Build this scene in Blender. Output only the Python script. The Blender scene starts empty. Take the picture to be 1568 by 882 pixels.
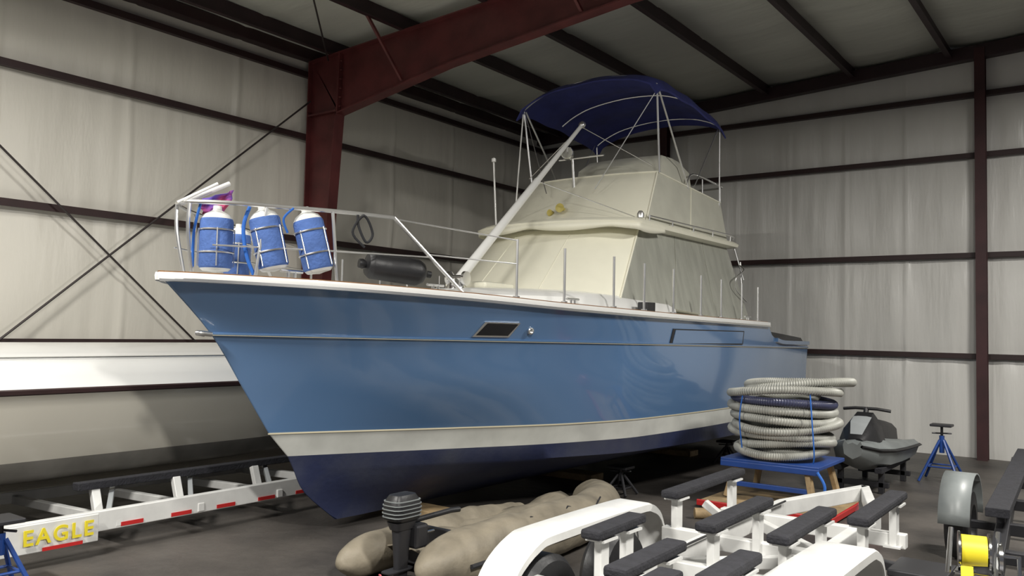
import bpy, bmesh, math, random
from mathutils import Vector, Matrix, noise as mnoise
random.seed(4)
S=bpy.context.scene
try:
    S.view_settings.view_transform='Standard'; S.view_settings.look='None'
except Exception: pass

# ---------------------------------------------------------------- materials
def mat(name,col,rough=.5,metal=0,coat=0,var=0.0,vscale=4,bump=0.0,bscale=20,stretch=(1,1,1),col2=None,spec=.5,bdist=.03):
    m=bpy.data.materials.new(name); m.use_nodes=True
    nt=m.node_tree; b=nt.nodes['Principled BSDF']
    b.inputs['Base Color'].default_value=(*col,1); b.inputs['Roughness'].default_value=rough
    b.inputs['Metallic'].default_value=metal
    b.inputs['Coat Weight'].default_value=coat; b.inputs['Coat Roughness'].default_value=.06
    b.inputs['Specular IOR Level'].default_value=spec
    tc=nt.nodes.new('ShaderNodeTexCoord'); mp=nt.nodes.new('ShaderNodeMapping')
    mp.inputs['Scale'].default_value=stretch
    nt.links.new(tc.outputs['Object'],mp.inputs['Vector'])
    if var>0 or col2:
        n=nt.nodes.new('ShaderNodeTexNoise'); n.inputs['Scale'].default_value=vscale; n.inputs['Detail'].default_value=6
        nt.links.new(mp.outputs['Vector'],n.inputs['Vector'])
        r=nt.nodes.new('ShaderNodeValToRGB')
        c2=col2 if col2 else tuple(c*(1-var) for c in col)
        r.color_ramp.elements[0].color=(*c2,1); r.color_ramp.elements[1].color=(*col,1)
        r.color_ramp.elements[0].position=.35; r.color_ramp.elements[1].position=.62
        nt.links.new(n.outputs['Fac'],r.inputs['Fac']); nt.links.new(r.outputs['Color'],b.inputs['Base Color'])
    if bump>0:
        n2=nt.nodes.new('ShaderNodeTexNoise'); n2.inputs['Scale'].default_value=bscale; n2.inputs['Detail'].default_value=5
        nt.links.new(mp.outputs['Vector'],n2.inputs['Vector'])
        bp=nt.nodes.new('ShaderNodeBump'); bp.inputs['Strength'].default_value=bump; bp.inputs['Distance'].default_value=bdist
        nt.links.new(n2.outputs['Fac'],bp.inputs['Height']); nt.links.new(bp.outputs['Normal'],b.inputs['Normal'])
    return m
M={}
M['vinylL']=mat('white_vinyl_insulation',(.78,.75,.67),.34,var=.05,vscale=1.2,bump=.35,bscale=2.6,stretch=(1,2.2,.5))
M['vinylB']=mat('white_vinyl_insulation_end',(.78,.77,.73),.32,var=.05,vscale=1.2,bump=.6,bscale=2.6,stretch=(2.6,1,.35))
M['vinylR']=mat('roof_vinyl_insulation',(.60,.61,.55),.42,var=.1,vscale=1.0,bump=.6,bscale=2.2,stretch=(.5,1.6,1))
M['floor']=mat('dark_concrete',(.105,.094,.084),.5,col2=(.045,.041,.038),vscale=1.1,bump=.25,bscale=14)
M['redsteel']=mat('red_oxide_steel',(.135,.030,.030),.5,var=.35,vscale=3,bump=.05)
M['colsteel']=mat('dark_red_steel',(.060,.018,.020),.5,var=.35,vscale=3)
M['girt']=mat('brown_steel',(.036,.016,.016),.5,var=.3,vscale=3)
M['purlin']=mat('dark_purlin_steel',(.036,.017,.020),.5,var=.3,vscale=3)
M['cable']=mat('brace_cable',(.07,.06,.06),.5,metal=.6)
M['blue']=mat('blue_gelcoat',(.105,.205,.385),.22,coat=1,var=.05,vscale=.8)
M['white']=mat('white_gelcoat',(.82,.82,.80),.3,coat=.5,var=.04,vscale=2)
M['boot']=mat('boot_white',(.66,.67,.63),.4,var=.18,vscale=3)
M['anti']=mat('navy_antifouling',(.022,.030,.080),.5,col2=(.055,.062,.095),vscale=1.6,bump=.1)
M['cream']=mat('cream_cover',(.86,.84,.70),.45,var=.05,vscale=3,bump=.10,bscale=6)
M['canvas']=mat('grey_green_side_curtain',(.38,.385,.335),.36,var=.18,vscale=3,bump=.3,bscale=4,stretch=(1,3,.6))
M['gold']=mat('pinstripe_tan',(.55,.50,.36),.4)
M['teak']=mat('varnished_teak',(.24,.12,.05),.3,coat=.6,var=.3,vscale=12)
M['steel']=mat('stainless_steel',(.80,.80,.79),.32,metal=1)
M['navy']=mat('navy_bimini_canvas',(.030,.038,.19),.7,var=.25,vscale=4,bump=.35,bscale=7)
M['black']=mat('black_rubber',(.018,.018,.02),.45,var=.2,bump=.1)
M['blackcloth']=mat('black_carpet',(.022,.022,.028),.85,var=.3,vscale=20,bump=.3,bscale=60)
M['glass']=mat('dark_glass',(.01,.01,.012),.08)
M['fblue']=mat('blue_fender_cover',(.085,.17,.46),.8,var=.2,vscale=8,bump=.3,bscale=40)
M['fwhite']=mat('fender_vinyl',(.75,.75,.72),.4)
M['cream2']=mat('beige_gelcoat',(.62,.59,.51),.25,coat=.6,var=.06,vscale=1)
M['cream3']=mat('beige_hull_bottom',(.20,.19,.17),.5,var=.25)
M['twhite']=mat('white_trailer_paint',(.74,.74,.72),.35,var=.12,vscale=6)
M['red']=mat('red_reflector',(.5,.02,.02),.35)
M['yellow']=mat('yellow_strap',(.80,.66,.03),.5)
M['bluep']=mat('blue_paint',(.02,.07,.30),.4,var=.2)
M['hose']=mat('grey_hose',(.42,.42,.38),.45,var=.25,vscale=5)
M['hosed']=mat('dark_blue_hose',(.06,.065,.12),.35)
M['tube']=mat('tan_inflatable',(.27,.235,.175),.6,var=.35,vscale=4,bump=.6,bscale=5)
M['wood']=mat('rough_timber',(.42,.30,.16),.7,var=.4,vscale=8,bump=.2)
M['silver']=mat('silver_paint',(.36,.38,.39),.35,coat=.4)
M['pwgrey']=mat('grey_fibreglass',(.24,.26,.26),.4,var=.2)
M['chrome']=mat('chrome',(.8,.8,.8),.15,metal=1)
M['darkmetal']=mat('dark_metal',(.045,.045,.05),.45,metal=.5)
M['pink']=mat('red_can',(.50,.10,.12),.4)
M['flag']=mat('flag_cloth',(.10,.06,.36),.8,col2=(.42,.05,.12),vscale=7)
M['rope']=mat('black_rope',(.015,.015,.018),.8)
M['horn']=mat('yellowed_horn',(.55,.46,.12),.4)
M['bluerope']=mat('blue_rope',(.02,.13,.50),.7)
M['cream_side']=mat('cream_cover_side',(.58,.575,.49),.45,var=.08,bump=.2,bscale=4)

# ---------------------------------------------------------------- helpers
def grp(name,loc=(0,0,0)):
    e=bpy.data.objects.new(name,None); e.empty_display_size=.2; e.location=loc
    S.collection.objects.link(e); return e
def mk(name,V,F,m,parent=None,smooth=True,mi=None,sharp=None):
    me=bpy.data.meshes.new(name); me.from_pydata([tuple(v) for v in V],[],F)
    ms=m if isinstance(m,(list,tuple)) else [m]
    for x in ms: me.materials.append(x)
    if mi: 
        for p,i in zip(me.polygons,mi): p.material_index=i
    bm=bmesh.new(); bm.from_mesh(me); bmesh.ops.recalc_face_normals(bm,faces=bm.faces); bm.to_mesh(me); bm.free()
    if smooth:
        me.polygons.foreach_set('use_smooth',[True]*len(me.polygons))
        try: me.set_sharp_from_angle(angle=math.radians(sharp if sharp else 40))
        except Exception: pass
    o=bpy.data.objects.new(name,me); S.collection.objects.link(o)
    if parent:
        o.parent=parent; o.location=-parent.location
    return o
def boxg(c,s,R=None):
    V=[]
    for x in(-.5,.5):
        for y in(-.5,.5):
            for z in(-.5,.5):
                v=Vector((x*s[0],y*s[1],z*s[2]))
                if R: v=R@v
                V.append(v+Vector(c))
    F=[(0,1,3,2),(4,6,7,5),(0,4,5,1),(2,3,7,6),(0,2,6,4),(1,5,7,3)]
    return V,F
def bevel(o,w,seg=2):
    md=o.modifiers.new('b','BEVEL'); md.width=w; md.segments=seg; md.limit_method='ANGLE'; return o
def box(name,c,s,m,parent=None,R=None,bev=.008):
    V,F=boxg(c,s,R); o=mk(name,V,F,m,parent,smooth=False)
    if bev: bevel(o,bev)
    return o
def frameR(d,up=Vector((0,0,1))):
    d=Vector(d).normalized()
    if abs(d.dot(up))>.98: up=Vector((0,1,0))
    s=d.cross(up).normalized(); u=s.cross(d)
    return Matrix((s,d,u)).transposed()
def beam(name,a,b,w,h,m,parent=None,bev=.006,up=Vector((0,0,1))):
    a=Vector(a);b=Vector(b)
    return box(name,(a+b)/2,(w,(b-a).length,h),m,parent,R=frameR(b-a,up),bev=bev)
def merge(parts):
    V=[];F=[]
    for v,f in parts:
        n=len(V); V+=list(v); F+=[tuple(i+n for i in q) for q in f]
    return V,F
def tubeg(pts,r,seg=10,radii=None,closed=False):
    pts=[Vector(p) for p in pts]; n=len(pts); V=[];F=[]; up=None
    for i,p in enumerate(pts):
        if closed: d=(pts[(i+1)%n]-pts[i-1])
        else: d=(pts[min(i+1,n-1)]-pts[max(i-1,0)])
        d.normalize()
        if up is None:
            up=Vector((0,0,1)) if abs(d.z)<.9 else Vector((1,0,0))
        up=(up-d*up.dot(d)).normalized(); s=d.cross(up)
        rr=radii[i] if radii else r
        for k in range(seg):
            a=2*math.pi*k/seg; V.append(p+(s*math.cos(a)+up*math.sin(a))*rr)
    for i in range(n if closed else n-1):
        j=(i+1)%n
        for k in range(seg):
            l=(k+1)%seg; F.append((i*seg+k,i*seg+l,j*seg+l,j*seg+k))
    if not closed:
        F.append(tuple(range(seg))); F.append(tuple((n-1)*seg+k for k in range(seg)))
    return V,F
def tube(name,pts,r,m,parent=None,seg=10,radii=None,closed=False):
    V,F=tubeg(pts,r,seg,radii,closed); return mk(name,V,F,m,parent)
def tubes(name,lst,m,parent=None,seg=8):
    V,F=merge([tubeg(p,r,seg) for p,r in lst]); return mk(name,V,F,m,parent)
def smoothpts(P,n=6,closed=False):
    P=[Vector(p) for p in P]; out=[]; N=len(P)
    for i in range(N if closed else N-1):
        if closed: p0,p1,p2,p3=P[i-1],P[i],P[(i+1)%N],P[(i+2)%N]
        else: p0,p1,p2,p3=P[max(i-1,0)],P[i],P[i+1],P[min(i+2,N-1)]
        for k in range(n):
            t=k/n
            out.append(.5*((2*p1)+(-p0+p2)*t+(2*p0-5*p1+4*p2-p3)*t*t+(-p0+3*p1-3*p2+p3)*t**3))
    if not closed: out.append(P[-1])
    return out
def lathe(name,prof,m,parent=None,base=(0,0,0),d=(0,0,1),seg=24,mi=None):
    R=frameR(d)
    V=[];F=[];I=[]
    for r,z in prof:
        for k in range(seg):
            a=2*math.pi*k/seg; V.append(Vector(base)+R@Vector((r*math.cos(a),z,r*math.sin(a))))
    for i in range(len(prof)-1):
        for k in range(seg):
            l=(k+1)%seg; F.append((i*seg+k,i*seg+l,(i+1)*seg+l,(i+1)*seg+k)); I.append(mi[i] if mi else 0)
    F.append(tuple(range(seg))); I.append(mi[0] if mi else 0)
    F.append(tuple((len(prof)-1)*seg+k for k in range(seg))); I.append(mi[-1] if mi else 0)
    return mk(name,V,F,m,parent,mi=I)
def loft(name,rings,m,parent=None,capa=True,capb=True,mi=None,sharp=40):
    n=len(rings[0]);V=[];F=[];I=[]
    for r in rings: V+=[Vector(p) for p in r]
    for i in range(len(rings)-1):
        for k in range(n):
            l=(k+1)%n; F.append((i*n+k,i*n+l,(i+1)*n+l,(i+1)*n+k)); I.append(mi(i,k) if mi else 0)
    if capa: F.append(tuple(range(n))); I.append(0)
    if capb: F.append(tuple((len(rings)-1)*n+k for k in range(n))); I.append(0)
    return mk(name,V,F,m,parent,mi=I,sharp=sharp)
def sweep(name,pts,prof,m,parent=None,closedprof=True):
    pts=[Vector(p) for p in pts];V=[];F=[];n=len(prof)
    for i,p in enumerate(pts):
        d=pts[min(i+1,len(pts)-1)]-pts[max(i-1,0)]; d.z=0; d.normalize()
        s=Vector((d.y,-d.x,0))
        for a,b in prof: V.append(p+s*a+Vector((0,0,b)))
    for i in range(len(pts)-1):
        for k in range(n):
            l=(k+1)%n; F.append((i*n+k,i*n+l,(i+1)*n+l,(i+1)*n+k))
    F.append(tuple(range(n))); F.append(tuple((len(pts)-1)*n+k for k in range(n)))
    return mk(name,V,F,m,parent,sharp=35)
def tab(T,x):
    if x<=T[0][0]: return T[0][1]
    if x>=T[-1][0]: return T[-1][1]
    n=len(T)
    sl=[(T[i+1][1]-T[i][1])/(T[i+1][0]-T[i][0]) for i in range(n-1)]
    def m(i):
        if i==0: return sl[0]
        if i==n-1: return sl[-1]
        a,b=sl[i-1],sl[i]
        return 0 if a*b<=0 else 2*a*b/(a+b)
    for i in range(n-1):
        if x<=T[i+1][0]:
            h=T[i+1][0]-T[i][0]; t=(x-T[i][0])/h
            return (2*t**3-3*t*t+1)*T[i][1]+(t**3-2*t*t+t)*h*m(i)+(-2*t**3+3*t*t)*T[i+1][1]+(t**3-t*t)*h*m(i+1)

XL,YB=-9.8,14.2
XR,YF=9.0,-7.0
def roofz(x): return 5.63+.05*(x-XL)
# ---------------------------------------------------------------- shell
def wallgrid(name,fn,nu,nv,m):
    V=[fn(i/nu,j/nv) for j in range(nv+1) for i in range(nu+1)]
    F=[(j*(nu+1)+i,j*(nu+1)+i+1,(j+1)*(nu+1)+i+1,(j+1)*(nu+1)+i) for j in range(nv) for i in range(nu)]
    return mk(name,V,F,m,None,sharp=80)
G=[0,1.5,3.0,4.5,5.42,6.3]
def pillow(z):
    for a,b in zip(G,G[1:]):
        if a<=z<=b: return math.sin(math.pi*(z-a)/(b-a))**.6
    return 0
def seamd(u,sp,off):
    d=abs((u-off+sp/2)%sp-sp/2); return .026*max(0,1-d/.05)
def wr(u,z,k):
    e=1-pillow(z)
    return mnoise.noise(Vector((u*7,z*.5,k)))*.012*(.3+e)
def lw(u,v):
    y=YF+(YB-YF)*u; z=5.8*v
    n=mnoise.noise(Vector((y*1.7,z*.4,3)))*.03
    return (XL+.02+.04*pillow(z)+n*pillow(z)+seamd(y,1.5,5.3)+wr(y,z,1),y,z)
def bw(u,v):
    x=XL+(XR-XL)*u; z=(roofz(x)+.2)*v
    n=mnoise.noise(Vector((x*2.1,z*.35,9)))*.045+mnoise.noise(Vector((x*5.1,z*.3,2)))*.016
    return (x,YB-.02-.04*pillow(z)-n*pillow(z)-seamd(x,.92,-1.9)*.8-wr(x,z,5),z)
wallgrid('wall_left',lw,520,70,M['vinylL'])
wallgrid('wall_back',bw,520,70,M['vinylB'])
PX=[-9.2+1.4*i for i in range(14)]
def rf(u,v):
    x=XL+(XR-XL)*u; y=YF+(YB-YF)*v
    ph=((x+9.2)/1.4)%1
    sag=-.06*math.sin(math.pi*ph)**.7
    return (x,y,roofz(x)+.2+sag+mnoise.noise(Vector((x,y*1.3,0)))*.03-seamd(y,1.5,5.3))
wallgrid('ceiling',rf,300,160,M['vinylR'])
mk('floor',[(XL-.1,YF,0),(XR,YF,0),(XR,YB+.1,0),(XL-.1,YB+.1,0),(XL-.1,YF,-.1),(XR,YF,-.1),(XR,YB+.1,-.1),(XL-.1,YB+.1,-.1)],
   [(0,1,2,3),(4,5,6,7),(0,1,5,4),(1,2,6,5),(2,3,7,6),(3,0,4,7)],M['floor'],smooth=False)
g=grp('wall_girts')
for i,z in enumerate([1.5,3.0,4.5,5.42]):
    box(f'girt_left_{i}',(XL+.1,(YF+YB)/2,z),(.1,YB-YF,.075),M['girt'],g,bev=.005)
    box(f'girt_left_lip_{i}',(XL+.148,(YF+YB)/2,z-.03),(.012,YB-YF,.035),M['girt'],g,bev=0)
    box(f'girt_back_{i}',((XL+XR)/2,YB-.1,z),(XR-XL,.1,.08),M['girt'],g,bev=.005)
box('eave_strut',(XL+.12,(YF+YB)/2,5.70),(.18,YB-YF,.16),M['girt'],g)
g=grp('roof_purlins')
for i,x in enumerate(PX[:13]):
    V,F=merge([boxg((x,(YF+YB)/2,roofz(x)+.08),(.03,YB-YF,.2)),boxg((x+.03,(YF+YB)/2,roofz(x)-.02),(.075,YB-YF,.014)),boxg((x-.03,(YF+YB)/2,roofz(x)+.17),(.075,YB-YF,.014))])
    mk(f'purlin_{i}',V,F,M['purlin'],g,smooth=False)
def hbeam_poly(name,outer,inner,y,m,parent,fw=.17,tw=.014):
    parts=[]
    n=len(outer);V=[];F=[]
    for k,yy in enumerate((y-tw/2,y+tw/2)):
        for p in outer: V.append((p[0],yy,p[1]))
        for p in inner: V.append((p[0],yy,p[1]))
    for i in range(n-1):
        F.append((i,i+1,n+i+1,n+i)); F.append((2*n+i,2*n+i+1,3*n+i+1,3*n+i))
    parts.append((V,F))
    for line in (outer,inner):
        for a,b in zip(line,line[1:]):
            A=Vector((a[0],y,a[1]));B=Vector((b[0],y,b[1]))
            R=frameR(B-A,Vector((0,1,0)))
            parts.append(boxg((A+B)/2,(.018,(B-A).length+.01,fw),R))
    V,F=merge(parts); return mk(name,V,F,m,parent,smooth=False)
def rigidframe(y):
    f=grp('steel_frame',(XL,y,0))
    zt=lambda x: roofz(x)-.03
    hbeam_poly('column',[(XL+.16,0),(XL+.16,4.85),(XL+.16,zt(XL))],[(XL+.42,0),(XL+.76,4.74),(XL+.78,4.78)],y,M['redsteel'],f)
    hbeam_poly('rafter',[(XL+.16,zt(XL)),(-7,zt(-7)),(-4.4,zt(-4.4)),(-.4,zt(-.4)),(XR,zt(-.4)-.4)],[(XL+.76,4.76),(-7,5.11),(-4.4,5.39),(-.4,5.62),(XR,5.3)],y,M['redsteel'],f)
    box('knee_plate',(XL+.46,y,4.80),(.62,.16,.025),M['redsteel'],f,bev=0)
    beam('knee_splice',(XL+.78,y,4.76),(XL+.80,y,zt(XL+1)),.16,.03,M['redsteel'],f,bev=0,up=Vector((1,0,0)))
    for i,x in enumerate((-7.8,-5.0)):
        zb=tab([(-9,4.8),(-7,5.13),(-4.4,5.4)],x)
        beam(f'flange_brace_{i}',(x,y-.7,roofz(x)),(x+.02,y-.05,zb+.03),.035,.035,M['redsteel'],f,bev=0)
        beam(f'flange_brace_b_{i}',(x,y+.7,roofz(x)),(x+.02,y+.05,zb+.03),.035,.035,M['redsteel'],f,bev=0)
    parts=[]
    for k in range(6):
        for sy in(-.05,.05):
            parts.append(tubeg([(XL+.80,y+sy,4.86+k*.13),(XL+.84,y+sy,4.86+k*.13)],.014,6))
    V,F=merge(parts); mk('bolts',V,F,M['redsteel'],f)
rigidframe(8.0); rigidframe(1.95); rigidframe(-4.1)
for i,x in enumerate((-6.9,-1.77,3.4)):
    h=roofz(x)+.05
    V,F=merge([boxg((x,YB-.29,h/2),(.14,.015,h)),boxg((x,YB-.15,h/2),(.14,.015,h)),boxg((x,YB-.22,h/2),(.015,.14,h))])
    mk('endwall_column',V,F,M['colsteel'],None,smooth=False)
er=beam('endwall_rafter',(XL,YB-.2,roofz(XL)+.0),(XR,YB-.2,roofz(XR)+.0),.16,.20,M['purlin'],None)
g=grp('wall_cable_brace')
xx=XL+.24
tubes('cable_pair',[([(xx,2.2,.05),(xx,7.9,5.0)],.013),([(xx,2.2,4.95),(xx,7.9,.05)],.013)],M['cable'],g)
g=grp('roof_cable_brace')
zz=lambda x: roofz(x)-.12
tubes('cable_roof',[([(-9.2,7.9,zz(-9.2)),(-3.6,2.1,zz(-3.6))],.012),([(-9.2,2.1,zz(-9.2)),(-3.6,7.9,zz(-3.6))],.012)],M['cable'],g)

# ---------------------------------------------------------------- blue boat
BX,BY,BL=-5.51,3.27,9.4
boat=grp('motor_yacht',(BX,BY,0))
lv=[
 (0,   [(0,0),(.12,.15),(.5,.46),(1,.78),(1.5,1.02),(2,1.22),(3,1.50),(4.5,1.68),(6.7,1.70),(9.4,1.62)], [(0,2.07),(1,2.04),(2,2.0),(3,1.955),(4.5,1.92),(6.7,1.895),(7.62,1.885),(7.72,1.72),(8.2,1.66),(9.4,1.65)]),
 (.42, [(.42,0),(.6,.14),(1,.44),(1.5,.75),(2,1.0),(3,1.36),(4.5,1.63),(6.7,1.69),(9.4,1.62)], [(0,1.67),(4,1.64),(9.4,1.58)]),
 (.72, [(.72,0),(.9,.11),(1.2,.30),(2,.80),(3,1.23),(4.5,1.58),(6.7,1.66),(9.4,1.60)], [(0,1.25),(9.4,1.24)]),
 (.98, [(.98,0),(1.15,.08),(1.5,.26),(2.38,.73),(3.5,1.26),(4.5,1.50),(6.4,1.60),(9.4,1.59)], [(0,.88),(9.4,.86)]),
 (1.17,[(1.17,0),(1.35,.09),(1.7,.27),(2.4,.64),(3.5,1.17),(4.5,1.46),(6.4,1.58),(9.4,1.58)], [(0,.68),(9.4,.69)]),
 (1.23,[(1.23,0),(1.4,.08),(1.8,.28),(2.5,.66),(3.5,1.14),(4.5,1.44),(6.4,1.57),(9.4,1.57)], [(0,.60),(3,.55),(9.4,.50)]),
 (1.36,[(1.36,0),(1.6,.07),(2.2,.30),(3.5,.72),(4.5,.90),(6.4,.98),(9.4,.98)], [(0,.36),(9.4,.36)]),
 (1.7, [(1.7,0.0),(2.0,.02),(9.4,.03)], [(0,.09),(9.4,.09)]),
]
NU=80
def levelpt(k,u,s):
    t0,hb,zt=lv[k]; t=t0+(BL-t0)*(u**1.5)
    return Vector((BX+s*tab(hb,t),BY+t,tab(zt,t)))
def column(u,s):
    P=[levelpt(k,u,s) for k in range(8)]
    return smoothpts(P[:4],5)+[P[4],P[5]]+smoothpts(P[5:],4)[1:]
def mband(i):
    return 0 if i<15 else 1 if i<16 else 2
V=[];F=[];I=[]
for s in(1,-1):
    base=len(V)
    cols=[column((i/NU),s) for i in range(NU+1)]
    n=len(cols[0])
    for c in cols: V+=c
    for i in range(NU):
        for k in range(n-1):
            F.append((base+i*n+k,base+(i+1)*n+k,base+(i+1)*n+k+1,base+i*n+k+1)); I.append(mband(k))
nn=n
a=NU*nn; b=(NU+1)*nn+NU*nn
for k in range(nn-1):
    F.append((a+k,b+k,b+k+1,a+k+1)); I.append(mband(k))
hullo=mk('hull',V,F,[M['blue'],M['boot'],M['anti']],boat,mi=I,sharp=50)
bm=bmesh.new(); bm.from_mesh(hullo.data); bmesh.ops.remove_doubles(bm,verts=bm.verts,dist=.002); bmesh.ops.recalc_face_normals(bm,faces=bm.faces); bm.to_mesh(hullo.data); bm.free()
V=[];F=[];I=[];nd=12
for i in range(NU+1):
    pr=levelpt(0,i/NU,1); hb=pr.x-BX
    for k in range(nd+1):
        q=-1+2*k/nd
        V.append((BX+q*hb,pr.y,pr.z+.07*(1-q*q)*min(1,hb)-.01))
for i in range(NU):
    for k in range(nd):
        F.append((i*(nd+1)+k,i*(nd+1)+k+1,(i+1)*(nd+1)+k+1,(i+1)*(nd+1)+k)); I.append(1 if V[i*(nd+1)][1]-BY>7.6 else 0)
mk('deck',V,F,[M['white'],M['black']],boat,mi=I,sharp=60)
for s in(1,-1):
    nm='starboard' if s<0 else 'port'
    sh=[levelpt(0,i/NU,s) for i in range(NU+1)]
    sh=[p for p in sh if p.y-BY<7.62]
    o=[(-.035*s,-.03),(.03*s,-.03),(.035*s,0),(.03*s,.025),(-.035*s,.03)]
    sweep('toe_rail_'+nm,sh,o,M['white'],boat)
    sweep('teak_cap_'+nm,[p+Vector((-s*.018,0,.032)) for p in sh],[(-.02*s,-.008),(.016*s,-.008),(.016*s,.003),(-.02*s,.003)],M['teak'],boat)
    sweep('steel_rub_'+nm,[p+Vector((s*.012,0,-.026)) for p in sh],[(0,-.014),(.024*s,-.010),(.024*s,.012),(0,.014)],M['steel'],boat)
    sh2=[levelpt(0,i/NU,s) for i in range(NU+1)]; sh2=[p for p in sh2 if p.y-BY>7.7]
    sweep('aft_rail_'+nm,sh2,[(-.04*s,-.03),(.03*s,-.03),(.03*s,.02),(-.04*s,.02)],M['blue'],boat)
    ml=[levelpt(1,i/NU,s) for i in range(NU+1)]
    sweep('side_molding_'+nm,ml,[(-.01*s,-.014),(.013*s,-.008),(.015*s,.004),(-.01*s,.014)],M['blue'],boat)
    sweep('molding_strip_'+nm,[p+Vector((0,0,-.013)) for p in ml],[(-.01*s,-.002),(.012*s,-.002),(.012*s,.002),(-.01*s,.002)],M['gold'],boat)
    wl=[levelpt(3,i/NU,s) for i in range(NU+1)]
    sweep('waterline_stripe_'+nm,wl,[(-.01*s,-.006),(.006*s,-.006),(.006*s,.006),(-.01*s,.006)],M['gold'],boat)
tube('stem_ring',smoothpts([(BX+.05,BY+.40,1.66),(BX+.02,BY+.30,1.67),(BX-.05,BY+.40,1.66)],6),.02,M['steel'],boat)
def hullx(t,z):
    ks=[(tab(lv[k][2],t),tab(lv[k][1],t)) for k in range(4)]
    for (z1,x1),(z2,x2) in zip(ks,ks[1:]):
        if z2<=z<=z1: return x2+(x1-x2)*(z-z2)/(z1-z2)
    return ks[0][1]
def hullpatch(name,t0,t1,z0,z1,off,m,thick=.012,nt=10,nz=3,s=1,slant=.05):
    V=[];F=[]
    for l,o in enumerate((off,off-thick-.03)):
        for i in range(nt+1):
            for j in range(nz+1):
                z=z0+(z1-z0)*j/nz; t=t0+(t1-t0)*i/nt+slant*(j/nz)
                V.append((BX+s*(hullx(t,z)+o),BY+t,z))
    w=nz+1;n=(nt+1)*w
    for l in(0,1):
        for i in range(nt):
            for j in range(nz):
                F.append((l*n+i*w+j,l*n+(i+1)*w+j,l*n+(i+1)*w+j+1,l*n+i*w+j+1))
    for i in range(nt):
        F.append((i*w,(i+1)*w,n+(i+1)*w,n+i*w)); F.append((i*w+nz,(i+1)*w+nz,n+(i+1)*w+nz,n+i*w+nz))
    for j in range(nz):
        F.append((j,j+1,n+j+1,n+j)); F.append((nt*w+j,nt*w+j+1,n+nt*w+j+1,n+nt*w+j))
    return mk(name,V,F,m,boat)
for s,nm in((1,'port'),(-1,'starboard')):
    hullpatch('portlight_frame_'+nm,2.16,2.49,1.675,1.80,.014,M['steel'],s=s)
    hullpatch('portlight_glass_'+nm,2.185,2.47,1.688,1.788,.019,M['glass'],s=s)
    hullpatch('vent_frame_'+nm,4.72,6.62,1.625,1.79,.010,M['darkmetal'],s=s,nt=20,slant=.03)
    hullpatch('vent_panel_'+nm,4.77,6.58,1.638,1.777,.016,M['blue'],s=s,nt=20,slant=.03)
    t,z=2.68,1.735
    lathe('thru_hull_'+nm,[(.03,-.03),(.03,.02),(.02,.028),(.02,.0)],M['steel'],boat,(BX+s*hullx(t,z),BY+t,z),(s,-.4,-.1),seg=18)
def plan(hw,yc,ys,yb,z,zb=None,nf=16,ns=22,nb=4,flare=0,folds=0,hb=None):
    if zb is None: zb=z
    if hb is None: hb=hw
    P=[]
    for i in range(ns):
        u=i/ns; y=yb+(ys-yb)*u
        w=hb+(hw-hb)*u+folds*math.sin(u*34+z*2)*math.sin(math.pi*u)
        P.append(Vector((BX+w,y,zb+(z-zb)*u)))
    for i in range(nf+1):
        q=1-2*i/nf
        P.append(Vector((BX+hw*q,ys-(ys-yc)*(1-abs(q)**2.4),z)))
    for i in range(1,ns+1):
        u=i/ns; y=ys+(yb-ys)*u
        w=hw+(hb-hw)*u+folds*math.sin(u*34+z*2)*math.sin(math.pi*u)
        P.append(Vector((BX-w,y,z+(zb-z)*u)))
    for i in range(1,nb):
        q=-1+2*i/nb; P.append(Vector((BX+hb*q,yb,zb)))
    return P
loft('trunk_cabin',[plan(1.24,5.85,6.9,9.0,1.98),plan(1.21,5.92,6.95,9.0,2.07),plan(1.15,6.1,7.05,9.0,2.125),plan(.9,6.5,7.3,9.0,2.16)],M['white'],boat,sharp=30)
NF,NS=16,22
def sidemi(i,k): return 0 if NS<=k<(NS+NF) else 1
rs=[]
for j in range(9):
    q=j/8
    hw=1.17+(1.0-1.17)*q
    rs.append(plan(hw,7.2+(8.1-7.2)*q,7.78+(8.5-7.78)*q,11.15-.15*q,2.1+.86*q,1.90+1.06*q,folds=.015*math.sin(math.pi*min(1,q*1.1)),hb=1.32+(1.02-1.32)*q))
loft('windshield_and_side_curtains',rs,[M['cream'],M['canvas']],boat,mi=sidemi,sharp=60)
tubes('cover_seams',[([r[NS]+Vector((.004,0,0)) for r in rs],.012),([r[NS+NF]-Vector((.004,0,0)) for r in rs],.012),([r[NS+5]+Vector((0,-.001,0)) for r in rs],.004),([r[NS+11]+Vector((0,-.001,0)) for r in rs],.004)],M['cream'],boat)
tubes('curtain_seams',[([r[NS-8]+Vector((.004,0,0)) for r in rs],.006),([r[NS-15]+Vector((.004,0,0)) for r in rs],.006)],M['canvas'],boat)
loft('hardtop_brow',[plan(1.04,8.0,8.35,11.1,2.93),plan(1.13,7.86,8.24,11.15,2.95),plan(1.14,7.85,8.23,11.16,2.985),plan(1.10,7.92,8.28,11.14,3.02),plan(1.0,8.1,8.4,11.1,3.045)],M['cream'],boat,sharp=60)
V=[];F=[];top=plan(1.135,7.855,8.235,11.15,2.96)[NS-5:NS+NF+6]
top=smoothpts(top,4)
for i,p in enumerate(top):
    sc=.045+.045*abs(math.sin(i*.115))
    V+=[p,p+Vector((0,.015,-sc)),]
for i in range(len(top)-1): F.append((2*i,2*i+2,2*i+3,2*i+1))
o=mk('brow_skirt',V,F,M['cream'],boat); md=o.modifiers.new('s','SOLIDIFY'); md.thickness=.012
fb=[]
for j in range(6):
    q=j/5
    fb.append(plan(1.05-.13*q,8.32+.66*q,8.58+.52*q,11.02-.06*q,3.03+.66*q,3.03+.53*q,hb=1.03-.08*q))
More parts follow.
